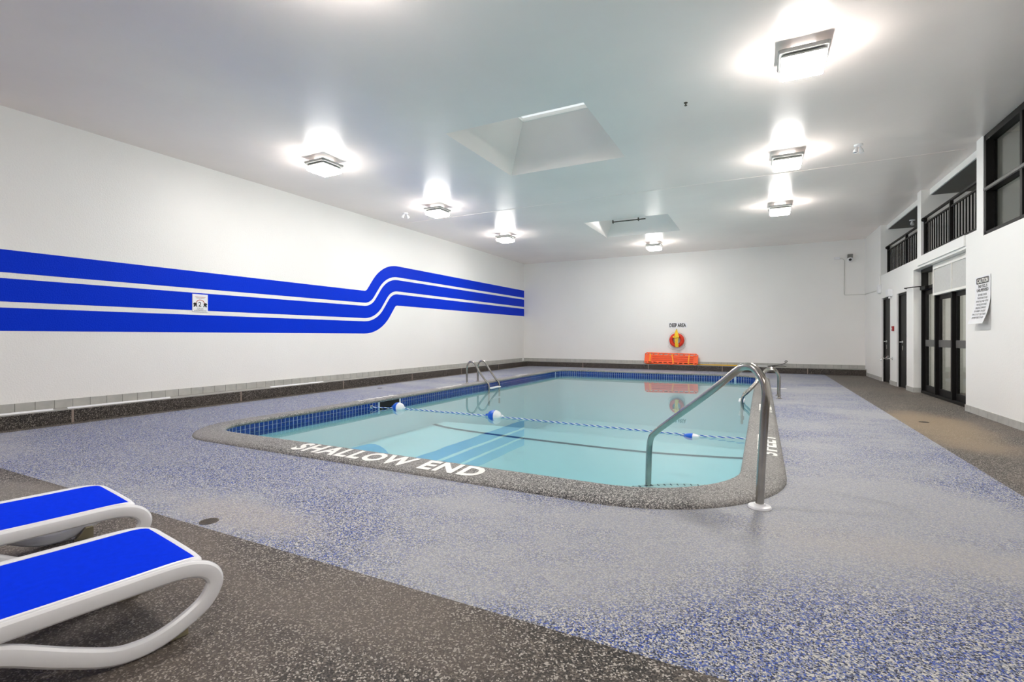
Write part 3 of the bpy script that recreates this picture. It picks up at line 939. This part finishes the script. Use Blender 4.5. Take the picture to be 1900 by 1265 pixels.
# ---- float line
t = thing('float_line', 'blue and white twisted rope stretched across the pool', 'rope', (PX0, 6.2, ZW))
base = smooth_path([(PX0 + 0.01, 6.12, -0.06), (-5.55, 6.30, -0.085), (-5.3, 6.40, -0.093), (-4.4, 6.42, -0.094), (-3.6, 6.39, -0.09), (-2.2, 6.34, -0.094), (-0.77, 6.27, -0.093), (PX1 - 0.01, 6.22, -0.07)], 14)
dense = []
for p, q in zip(base[:-1], base[1:]):
    for k in range(5):
        dense.append(p.lerp(q, k / 5))
dense.append(base[-1])
for ph, mt, nm in ((0, 'rope_white', 'white_strand'), (math.pi, 'rope_blue', 'blue_strand')):
    acc, pp, prev = 0, [], dense[0]
    for p in dense:
        acc += (p - prev).length
        prev = p
        a = acc / 0.10 * 2 * math.pi + ph
        pp.append((p.x - PX0, p.y - 6.2 + 0.0045 * math.cos(a), p.z - ZW + 0.0045 * math.sin(a) + 0.002))
    MB().tube(pp, 0.0055, 6).build(nm, mt, t, smooth=True)
for x, y in ((0.012, -0.08), (PX1 - PX0 - 0.012, 0.02)):
    MB().lathe([(0.03, -0.012), (0.03, 0.0), (0.012, 0.006), (0.010, 0.02)], lambda a, c, h, x=x, y=y: (x + (h if x < 1 else -h), y + a, 0.045 + c), 14).build('wall_anchor', 'chrome', t, smooth=True)
FLOATS = [(-5.38, 6.40, 'half blue half white float nearest the left edge of the pool'),
          (-3.55, 6.39, 'half blue half white float near the middle of the rope'),
          (-0.76, 6.27, 'half blue half white float closest to the big grab rail')]
f0 = thing('lane_float', '', 'float', group='floats on the pool rope')
for nm, mt, sg in (('blue_half', 'float_blue', -1), ('white_half', 'white_plastic', 1)):
    hs = (-0.108, -0.104, -0.095, -0.08, -0.06, -0.04, -0.02, 0.0, 0.02) if sg < 0 else (0.02, 0.04, 0.06, 0.08, 0.095, 0.104, 0.108)
    pr = [(0.078 * math.sqrt(max(0, 1 - (h / 0.108) ** 2)) ** 0.9 + 0.004, h) for h in hs]
    MB().lathe(pr, lambda x, y, h: (h, x, y), 22).build(nm, mt, f0, smooth=True)
for sg in (-1, 1):
    MB().tube(smooth_path([(sg * 0.085, 0, 0.0), (sg * 0.12, 0.01, 0.012), (sg * 0.155, 0.0, 0.004), (sg * 0.12, -0.014, -0.002), (sg * 0.085, 0, 0.0)], 4), 0.0075, 6).build('knot', 'rope_white' if sg > 0 else 'rope_blue', f0, smooth=True)
for i, (x, y, lab) in enumerate(FLOATS):
    o = f0 if i == 0 else copy_tree(f0)
    o.location = (x, y, ZW + (0.022 if i < 2 else -0.012))
    o.rotation_euler.z = math.radians((-6, -3, -4)[i])
    if i == 2:
        o.scale = (0.85, 0.7, 0.5)
    o['label'] = lab

# ---- floor drains
d0 = thing('floor_drain', '', 'drain', group='round floor drains')
MB().lathe([(0.052, 0.0), (0.052, 0.003), (0.044, 0.003), (0.043, 0.001)], lambda x, y, h: (x, y, h), 24).build('rim', 'drain', d0)
MB().lathe([(0.044, 0.0008), (0.006, 0.001)], lambda x, y, h: (x, y, h), 20).build('bowl', 'drain_dark', d0)
gr = MB()
for k in range(-3, 4):
    hw = math.sqrt(0.044 ** 2 - (k * 0.012) ** 2)
    gr.box(k * 0.012 - 0.0035, k * 0.012 + 0.0035, -hw, hw, 0.001, 0.003)
gr.build('grate', 'drain', d0)
for i, (x, y, lab) in enumerate(((-2.93, 1.78, 'round floor drain in front of the sun loungers'), (1.85, 8.01, 'round floor drain on the brown deck by the glass doors'), (-7.24, 8.01, 'round floor drain along the striped wall'))):
    o = d0 if i == 0 else copy_tree(d0)
    o.location = (x, y, 0.0)
    o['label'] = lab

# ---- signs on the end wall, life ring, rescue gear
yb = YB - 0.004
t = thing('wall_sign', 'white sign reading DEEP AREA above the life ring', 'sign', (-2.47, YB, 1.465))
MB().box(-0.29, 0.29, -0.006, 0.0, -0.085, 0.09).build('board', 'white_plastic', t)
text_obj('lettering', 'DEEP AREA', 0.52, 0.125, lambda a, c: (-0.26 + a, -0.0075, -0.062 + c), 'black_letter', t, bold=0.035)

t = thing('life_ring', 'red ring buoy hanging on the end wall under the sign', 'life ring', (-2.49, YB - 0.07, 0.975))
ringp = [(0.175 * math.cos(2 * math.pi * i / 40), 0, 0.175 * math.sin(2 * math.pi * i / 40)) for i in range(40)]
MB().tube(ringp, 0.060, 16, closed=True).build('ring', 'red', t, smooth=True)
for a in (25, 155, 205, 335):
    a = math.radians(a)
    c = Vector((0.175 * math.cos(a), 0, 0.175 * math.sin(a)))
    tt = Vector((-math.sin(a), 0, math.cos(a)))
    MB().tube([c - tt * 0.012, c + tt * 0.012], 0.0625, 16).build('band', 'orange_dark', t, smooth=True)
gp = []
for i in range(48):
    a = 2 * math.pi * i / 48
    r = 0.243 + 0.03 * abs(math.sin(2 * a + 0.4)) + (0.07 if math.sin(a) < -0.6 else 0)
    gp.append((r * math.cos(a), 0.02 * math.sin(3 * a), r * math.sin(a)))
MB().tube(gp, 0.006, 6, closed=True).build('grab_line', 'rope_grey', t, smooth=True)
t = thing('rescue_rope', 'coiled yellow rope hanging over the red ring buoy', 'rope', (-2.49, YB - 0.06, 1.30))
MB().tube([(0, 0.06, 0.02), (0, -0.09, 0.02), (0, -0.10, 0.05)], 0.008, 8).build('hook', 'steel', t)
rnd = random.Random(3)
for k in range(6):
    ox = -0.055 + 0.022 * k
    pth = [(0.0, -0.07, 0.03), (ox * 0.6, -0.085, -0.07), (ox * 0.9 + 0.01, -0.135, -0.16)]
    for z in (-0.25, -0.34, -0.43):
        pth.append((ox * 0.75 + rnd.uniform(-0.015, 0.02) + 0.01, -0.145 - rnd.uniform(0, 0.015), z))
    pth.append((ox * 0.9 + 0.02, -0.14, -0.52 - rnd.uniform(0, 0.05)))
    MB().tube(smooth_path(pth, 5), 0.013, 7).build('rope_strand', 'yellow', t, smooth=True)
MB().tube(smooth_path([(-0.06, -0.13, -0.19), (-0.10, -0.14, -0.22), (-0.03, -0.165, -0.24), (0.06, -0.165, -0.22), (0.085, -0.14, -0.19)], 5), 0.014, 7).build('rope_turn', 'yellow', t, smooth=True)
MB().tube(smooth_path([(0.0, -0.12, -0.54), (0.05, -0.14, -0.50), (0.075, -0.14, -0.44)], 5), 0.012, 7).build('rope_turn', 'yellow', t, smooth=True)

# spine board leaning on the ledge
tilt = Matrix.Translation((-2.675, YB - 0.175, CURB_H + 0.014)) @ Matrix.Rotation(math.radians(1.0), 4, 'Y') @ Matrix.Rotation(math.radians(-20), 4, 'X')
t = thing('spine_board', 'long orange rescue spine board leaning against the end wall', 'spine board', matrix=tilt)
W2, H2, TH = 0.845, 0.385, 0.045
b = MB()
xyz = lambda a, c, u: (a, u, c)
inner = rrect2(2 * W2 - 0.0, 0.255, 0.03, 3)
b.prism([(a, c + H2 / 2) for a, c in inner], xyz, -TH * 0.55, 0.0)
b.prism([(-W2 + 0.06, 0), (W2 - 0.06, 0), (W2, 0.04), (W2 - 0.004, 0.072), (W2 - 0.06, 0.026), (-W2 + 0.06, 0.026), (-W2 + 0.004, 0.072), (-W2, 0.04)], xyz, -TH, 0.0)
b.prism([(-W2 + 0.06, H2), (-W2, H2 - 0.05), (-W2 + 0.004, H2 - 0.072), (-W2 + 0.06, H2 - 0.026), (W2 - 0.06, H2 - 0.026), (W2 - 0.004, H2 - 0.072), (W2, H2 - 0.05), (W2 - 0.06, H2)], xyz, -TH, 0.0)
for k in range(10):
    x = -W2 + 0.115 + k * (2 * W2 - 0.23) / 9
    b.box(x - 0.026, x + 0.026, -TH, 0.0, 0.02, 0.08)
    b.box(x - 0.026, x + 0.026, -TH, 0.0, H2 - 0.08, H2 - 0.02)
board = b.build('board', 'orange', t)
for z in (0.125, 0.19, 0.255):
    MB().box(-0.60, 0.70, -TH * 0.55 - 0.012, -TH * 0.5, z - 0.012, z + 0.012).build('rib', 'orange_dark', board, bevel=0.004)
for z in (0.158, 0.222):
    MB().box(-0.56, 0.66, -TH * 0.55 - 0.006, -TH * 0.5, z - 0.010, z + 0.010).build('rib', 'orange', board, bevel=0.003)
for x0, x1, z0, z1 in ((-0.66, -0.66, 0.06, 0.345), (0.56, 0.57, 0.03, 0.33), (0.03, 0.10, 0.345, 0.02)):
    b = MB()
    b.loops([[(x0 - 0.02, -TH - 0.006, z0), (x0 + 0.02, -TH - 0.006, z0)], [(x1 - 0.02, -TH - 0.006, z1), (x1 + 0.02, -TH - 0.006, z1)], [(x1 - 0.02, -TH - 0.003, z1), (x1 + 0.02, -TH - 0.003, z1)], [(x0 - 0.02, -TH - 0.003, z0), (x0 + 0.02, -TH - 0.003, z0)], [(x0 - 0.02, -TH - 0.006, z0), (x0 + 0.02, -TH - 0.006, z0)]], closed=False)
    b.build('strap', 'amber', t)
lp = smooth_path([(0.10, -TH - 0.01, 0.06), (0.11, -TH - 0.03, 0.0), (0.04, -TH - 0.04, -0.03), (-0.05, -TH - 0.035, -0.02), (-0.10, -TH - 0.025, 0.03), (-0.12, -TH - 0.01, 0.07)], 5)
MB().sweep(lp, (0, 1, 0), [(-0.018, -0.003), (0.018, -0.003), (0.018, 0.003), (-0.018, 0.003)]).build('strap', 'orange_dark', t)
MB().box(0.60, 0.72, -TH - 0.02, -TH, 0.002, 0.028).build('buckle', 'amber', t, bevel=0.006)

# rescue hook
zz = CURB_H + 0.013 + 0.016
t = thing('rescue_hook', 'long yellow reaching pole with wire hook lying on the end wall ledge', 'reaching pole', (-1.8, YB - 0.04, zz))
MB().tube([(-1.7, 0, 0), (1.55, -0.02, 0)], 0.016, 10).build('pole', 'yellow_pole', t, smooth=True)
MB().tube([(1.55, -0.02, 0), (1.95, -0.025, 0)], 0.014, 10).build('end_tube', 'white_plastic', t, smooth=True)
MB().tube(smooth_path([(1.9, -0.025, 0.0), (2.15, -0.03, 0.03), (2.38, -0.03, 0.09), (2.44, -0.03, 0.13), (2.47, -0.03, 0.165), (2.44, -0.03, 0.185), (2.41, -0.03, 0.16), (2.42, -0.03, 0.125)], 5), 0.007, 8).build('wire_hook', 'black', t, smooth=True)
MB().tube(smooth_path([(1.9, -0.025, 0.0), (2.15, -0.04, 0.012), (2.35, -0.045, 0.02), (2.45, -0.05, -0.004)], 5), 0.007, 8).build('wire_hook', 'black', t, smooth=True)

# security camera, junction box, conduit
t = thing('security_camera', 'white ball security camera on a grey box high on the end wall', 'camera', (2.23, YB, 3.31))
MB().box(-0.062, 0.062, -0.10, 0.0, 0.02, 0.125).build('mount_box', 'grey_plastic', t, bevel=0.006)
MB().lathe([(0.002, -0.072), (0.03, -0.066), (0.055, -0.045), (0.07, -0.01), (0.07, 0.02), (0.055, 0.05), (0.03, 0.066), (0.002, 0.072)], lambda x, y, h: (x, -0.075 + y, -0.035 + h), 20).build('ball', 'white_plastic', t, smooth=True)
MB().lathe([(0.034, 0.0), (0.034, 0.018), (0.022, 0.02), (0.002, 0.014)], lambda x, y, h: (x - 0.01, -0.138 - h, -0.04 + y), 18).build('lens', 'black_letter', t, smooth=True)
t = thing('junction_box', 'small white junction box beside the security camera', 'junction box', (1.92, YB, 3.345))
MB().box(-0.06, 0.07, -0.05, 0.0, -0.035, 0.035).build('cover', 'white_plastic', t, bevel=0.006)
MB().box(-0.068, 0.078, -0.012, 0.0, -0.042, 0.042).build('back_plate', 'wall_smooth', t)
cond = MB().tube([(1.985, YB - 0.012, 3.33), (2.06, YB - 0.012, 3.32), (2.10, YB - 0.012, 3.28), (2.10, YB - 0.012, 2.30), (2.115, YB - 0.012, 2.285), (2.57, YB - 0.012, 2.285)], 0.009, 8)
p_ = WR @ Vector((-0.012, 16.80, 2.285)); q_ = WR @ Vector((-0.012, 15.09, 2.256))
cond.tube([p_, q_], 0.009, 8)
tag(cond.build('cable_conduit', 'ledge_light', smooth=True), 'thin white cable conduit running from the camera to the alarm box', 'conduit')
t = thing('alarm_box', 'white alarm box at the end of the conduit on the right wall', 'alarm box', matrix=at_wr(0, 14.96, 2.27))
MB().box(-0.06, 0.0, -0.07, 0.12, -0.10, 0.105).build('cover', 'white_plastic', t, bevel=0.008)
MB().tube([(-0.02, -0.03, 0.10), (-0.02, -0.03, 0.36)], 0.009, 8).build('conduit', 'white_paint', t)
t = thing('emergency_box', 'cream box fixed on the right wall between the two black doors', 'wall box', matrix=at_wr(0, 13.92, 2.085))
MB().box(-0.085, 0.0, -0.12, 0.12, -0.07, 0.085).build('cover', 'white_plastic', t, bevel=0.008)
MB().lathe([(0.012, 0), (0.022, -0.02), (0.022, -0.05)], lambda x, y, h: (-0.045 + x, -0.06 + y, -0.07 + h), 12).build('lamp_head', 'white_plastic', t)
t = thing('fire_alarm_pull', 'small red fire alarm switch between the two black doors', 'alarm switch', matrix=at_wr(0, 13.70, 1.275))
MB().box(-0.035, 0.0, -0.045, 0.045, -0.055, 0.055).build('case', 'alarm_red', t, bevel=0.005)
MB().box(-0.042, -0.034, -0.028, 0.028, -0.012, 0.008).build('pull_bar', 'white_plastic', t)
t = thing('hose_tap', 'chrome hose tap low on the wall between the two black doors', 'tap', matrix=at_wr(0, 13.80, 0.60))
MB().lathe([(0.035, 0.0), (0.035, -0.012), (0.014, -0.016), (0.014, -0.09), (0.02, -0.092), (0.02, -0.13)], lambda x, y, h: (h, x, y), 14).build('body', 'chrome', t, smooth=True)
MB().tube(smooth_path([(-0.12, 0, 0.0), (-0.17, 0.0, 0.0), (-0.205, 0, -0.02), (-0.225, 0, -0.06)], 4), 0.014, 10).build('spout', 'chrome', t, smooth=True)
MB().tube([(-0.11, 0, 0.015), (-0.11, 0, 0.05)], 0.007, 8).build('stem', 'chrome', t)
MB().tube([(-0.145, 0, 0.052), (-0.075, 0, 0.052)], 0.008, 8).build('handle', 'chrome', t)

# ---- caution sign, curling away from the wall
SG_S0, SG_Z0, SG_W, SG_H = 9.165, 1.275, 0.50, 0.655
t = thing('caution_sign', 'curling white CAUTION sign on the right wall saying the pool is unsupervised', 'sign', matrix=at_wr(0, SG_S0, SG_Z0))
def curl(a, c, e=0.0):
    k = max(0.0, (0.42 - c) / 0.42)
    return (-0.004 - e - 0.085 * k ** 2, -a, c)
b = MB()
nn = 14
b.loops([[curl(0, SG_H * i / nn), curl(SG_W, SG_H * i / nn), curl(SG_W, SG_H * i / nn, 0.003), curl(0, SG_H * i / nn, 0.003)] for i in range(nn + 1)])
b.f += [(0, 1, 2, 3), tuple(len(b.v) - 4 + i for i in range(4))]; b.m += [0, 0]
b.build('sheet', 'white_plastic', t)
def on_sign(a0, c0):
    return lambda a, c: curl(a0 + a, c0 + c, 0.0042)
hb = MB()
rrp = [(a + SG_W / 2, c + SG_H - 0.062) for a, c in rrect2(0.41, 0.085, 0.018, 3)]
hb.prism(rrp, lambda a, c, u: curl(a, c, u), 0.0032, 0.004)
hb.build('header_panel', 'black_letter', t)
text_obj('lettering', 'CAUTION', 0.36, 0.06, on_sign(0.07, SG_H - 0.092), 'white_paint', t, bold=0.03)
text_obj('lettering', 'THIS POOL IS', 0.31, 0.042, on_sign(0.095, 0.495), 'black_letter', t, bold=0.03)
text_obj('lettering', 'UNSUPERVISED', 0.38, 0.042, on_sign(0.06, 0.442), 'black_letter', t, bold=0.03)
for i, (ln, w) in enumerate((('BATHERS UNDER', 0.28), ('TWELVE YEARS OF AGE', 0.33), ('ARE NOT ALLOWED WITHIN', 0.39), ('THE POOL ENCLOSURE', 0.33), ('UNLESS ACCOMPANIED', 0.34), ('BY A PARENT OR AGENT', 0.37), ('WHO IS NOT LESS THAN', 0.43), ('SIXTEEN YEARS OF AGE', 0.37))):
    text_obj('lettering', ln, w, 0.028, on_sign(0.25 - w / 2, 0.385 - i * 0.045), 'grey_letter', t, bold=0.012)

# ---- small sign on the striped wall
t = thing('pool_sign', 'small white sign with a red arch and black figures on the blue stripes', 'sign', (XL, 4.755, 1.635))
MB().box(0, 0.012, -0.122, 0.122, -0.142, 0.142).build('board', 'white_plastic', t, bevel=0.004)
P = lambda a, c, e=0.0135: (e, a, c)
arc = MB()
for a0, a1 in ((math.radians(0 + 180 * i / 14), math.radians(180 * (i + 1) / 14)) for i in range(14)):
    arc.add([P(0.062 * math.cos(a0), -0.015 + 0.062 * math.sin(a0)), P(0.072 * math.cos(a0), -0.015 + 0.072 * math.sin(a0)), P(0.072 * math.cos(a1), -0.015 + 0.072 * math.sin(a1)), P(0.062 * math.cos(a1), -0.015 + 0.062 * math.sin(a1))], [(0, 1, 2, 3)])
arc.build('red_arch', 'red_letter', t)
text_obj('lettering', '2', 0.042, 0.075, lambda a, c: P(-0.028 + a, -0.055 + c), 'black_letter', t, bold=0.02)
for sg in (-1, 1):
    fg = [(0.045, -0.06), (0.062, -0.06), (0.07, -0.035), (0.082, -0.06), (0.108, -0.06), (0.096, -0.03), (0.112, -0.02), (0.10, 0.0), (0.085, 0.006), (0.068, 0.0), (0.05, -0.012), (0.058, -0.03)]
    fg = [(a * sg, c) for a, c in fg]
    MB().prism(fg, lambda a, c, u: (u, a, c), 0.0125, 0.0138).build('black_figure', 'black_letter', t)
for z, w, m_ in ((0.098, 0.17, 'red_letter'), (0.08, 0.13, 'grey_letter'), (-0.083, 0.10, 'grey_letter'), (-0.102, 0.11, 'grey_letter'), (-0.122, 0.19, 'grey_letter')):
    ln = MB()
    x = -w / 2
    rnd = random.Random(int(z * 1000))
    while x < w / 2:
        l_ = rnd.uniform(0.008, 0.025)
        ln.add([P(x, z - 0.004), P(min(x + l_, w / 2), z - 0.004), P(min(x + l_, w / 2), z + 0.004), P(x, z + 0.004)], [(0, 1, 2, 3)])
        x += l_ + 0.006
    ln.build('small_print', m_, t)

# ---- strips lying on the left ledge
zl = CURB_H + 0.013
for y0, y1, dx, lab in ((0.9, 2.86, 0.16, 'white strip on the left ledge cut by the edge of the picture'), (3.0, 4.22, 0.165, 'white strip in the middle of the left ledge'), (5.9, 7.1, 0.16, 'white strip on the left ledge opposite the near end of the pool')):
    b = MB().box(XL + dx, XL + dx + 0.028, y0, y1, zl, zl + 0.006)
    b.box(XL + dx, XL + dx + 0.004, y0, y1, zl + 0.004, zl + 0.020)
    tag(b.build('trim_strip', 'white_plastic'), lab, 'strip', 'white strips on the left ledge')

# ---- twin emergency lights and sprinkler under the ceiling
def twin(loc, rz, label, spl=15):
    t = thing('emergency_light', label, 'emergency light', loc, rz, 'twin-head emergency lights')
    MB().lathe([(0.055, 0), (0.055, -0.018), (0.02, -0.024)], lambda x, y, h: (x, y, h), 18).build('canopy', 'white_plastic', t, smooth=True)
    for sg in (-1, 1):
        hd = Matrix.Translation((sg * 0.022, 0, -0.022)) @ Matrix.Rotation(math.radians(sg * -spl), 4, 'Y') @ Matrix.Scale(0.72, 4)
        pr = [(0.012, 0.0), (0.014, -0.03), (0.030, -0.05), (0.040, -0.10), (0.042, -0.135), (0.036, -0.14), (0.03, -0.125)]
        h_ = MB().lathe(pr, lambda x, y, h: tuple(hd @ Vector((x, y, h))), 18).build('lamp_head', 'white_plastic', t, smooth=True)
        MB().lathe([(0.033, -0.132), (0.012, -0.137)], lambda x, y, h: tuple(hd @ Vector((x, y, h))), 16).build('lens', 'chrome', h_)
twin((1.23, 8.52, ZC), 0.5, 'twin-head emergency light on the ceiling near the balcony')
twin((-7.08, 8.66, ZC), 0.9, 'twin-head emergency light on the ceiling near the striped wall', 30)
p = WR @ Vector((0.4, 14.0, 3.74))
twin(tuple(p), 1.2, 'twin-head emergency light under the balcony ceiling')
t = thing('sprinkler', 'tiny dark sprinkler head on the ceiling right of the near skylight', 'sprinkler', (-0.8, 6.07, ZC))
MB().lathe([(0.022, 0), (0.022, -0.006), (0.008, -0.01), (0.008, -0.03), (0.016, -0.032), (0.016, -0.036)], lambda x, y, h: (x, y, h), 12).build('head', 'drain', t)
t = thing('skylight_crank', 'dark crank rod under the far skylight', 'crank rod', (-2.85, 11.45, ZC - 0.04))
MB().tube([(-0.30, 0, 0), (0.46, 0, 0.0)], 0.014, 8).build('rod', 'drain', t)
for x in (-0.30, 0.30):
    MB().box(x - 0.012, x + 0.012, -0.03, 0.03, -0.03, 0.04).build('bracket', 'drain', t)

# ---- balcony railings
def railing(label, s0, s1, d, n, knob):
    t = thing('balcony_railing', label, 'railing', matrix=at_wr(d, s0, SILL), group='black balcony railings')
    L_ = s1 - s0
    MB().box(-0.02, 0.02, 0, L_, 0.70, 0.73).build('top_rail', 'black', t)
    MB().box(-0.015, 0.015, 0, L_, 0.595, 0.62).build('mid_rail', 'black', t)
    MB().box(-0.015, 0.015, 0, L_, 0.03, 0.055).build('bottom_rail', 'black', t)
    for y in (0.02, L_ * 0.46, L_ - 0.03):
        MB().box(-0.022, 0.022, y - 0.022, y + 0.022, -0.02, 0.71).build('post', 'black', t)
    for i in range(n):
        y = (i + 0.5) * L_ / n
        MB().box(-0.008, 0.008, y - 0.008, y + 0.008, 0.05, 0.60).build('baluster', 'black', t)
    if knob:
        MB().lathe([(0.002, -0.035), (0.025, -0.028), (0.04, 0.0), (0.025, 0.028), (0.002, 0.035)], lambda x, y, h: (-0.03 + h, L_ - 0.03 + x, 0.68 + y), 12).build('knob', 'black', t, smooth=True)
railing('black balcony railing in the opening next to the end wall', C1a + 0.01, S_A - 0.01, 0.15, 24, True)
railing('black balcony railing in the opening beside the high window', C2a + 0.01, C1b - 0.01, 0.055, 21, True)

# ---- unseen glow panel added in the corridor to brighten the glass doors
t = thing('corridor_fill', 'unseen light panel added in the corridor to brighten the glass doors', 'ceiling light', matrix=at_wr(1.1, 10.8, SILL - 0.2))
MB().box(-0.16, 0.16, -0.6, 0.6, -0.03, 0.0).build('pan', 'lamp_pan', t)
MB().box(-0.14, 0.14, -0.58, 0.58, -0.07, -0.03).build('diffuser', 'corridor_fill_glow', t)
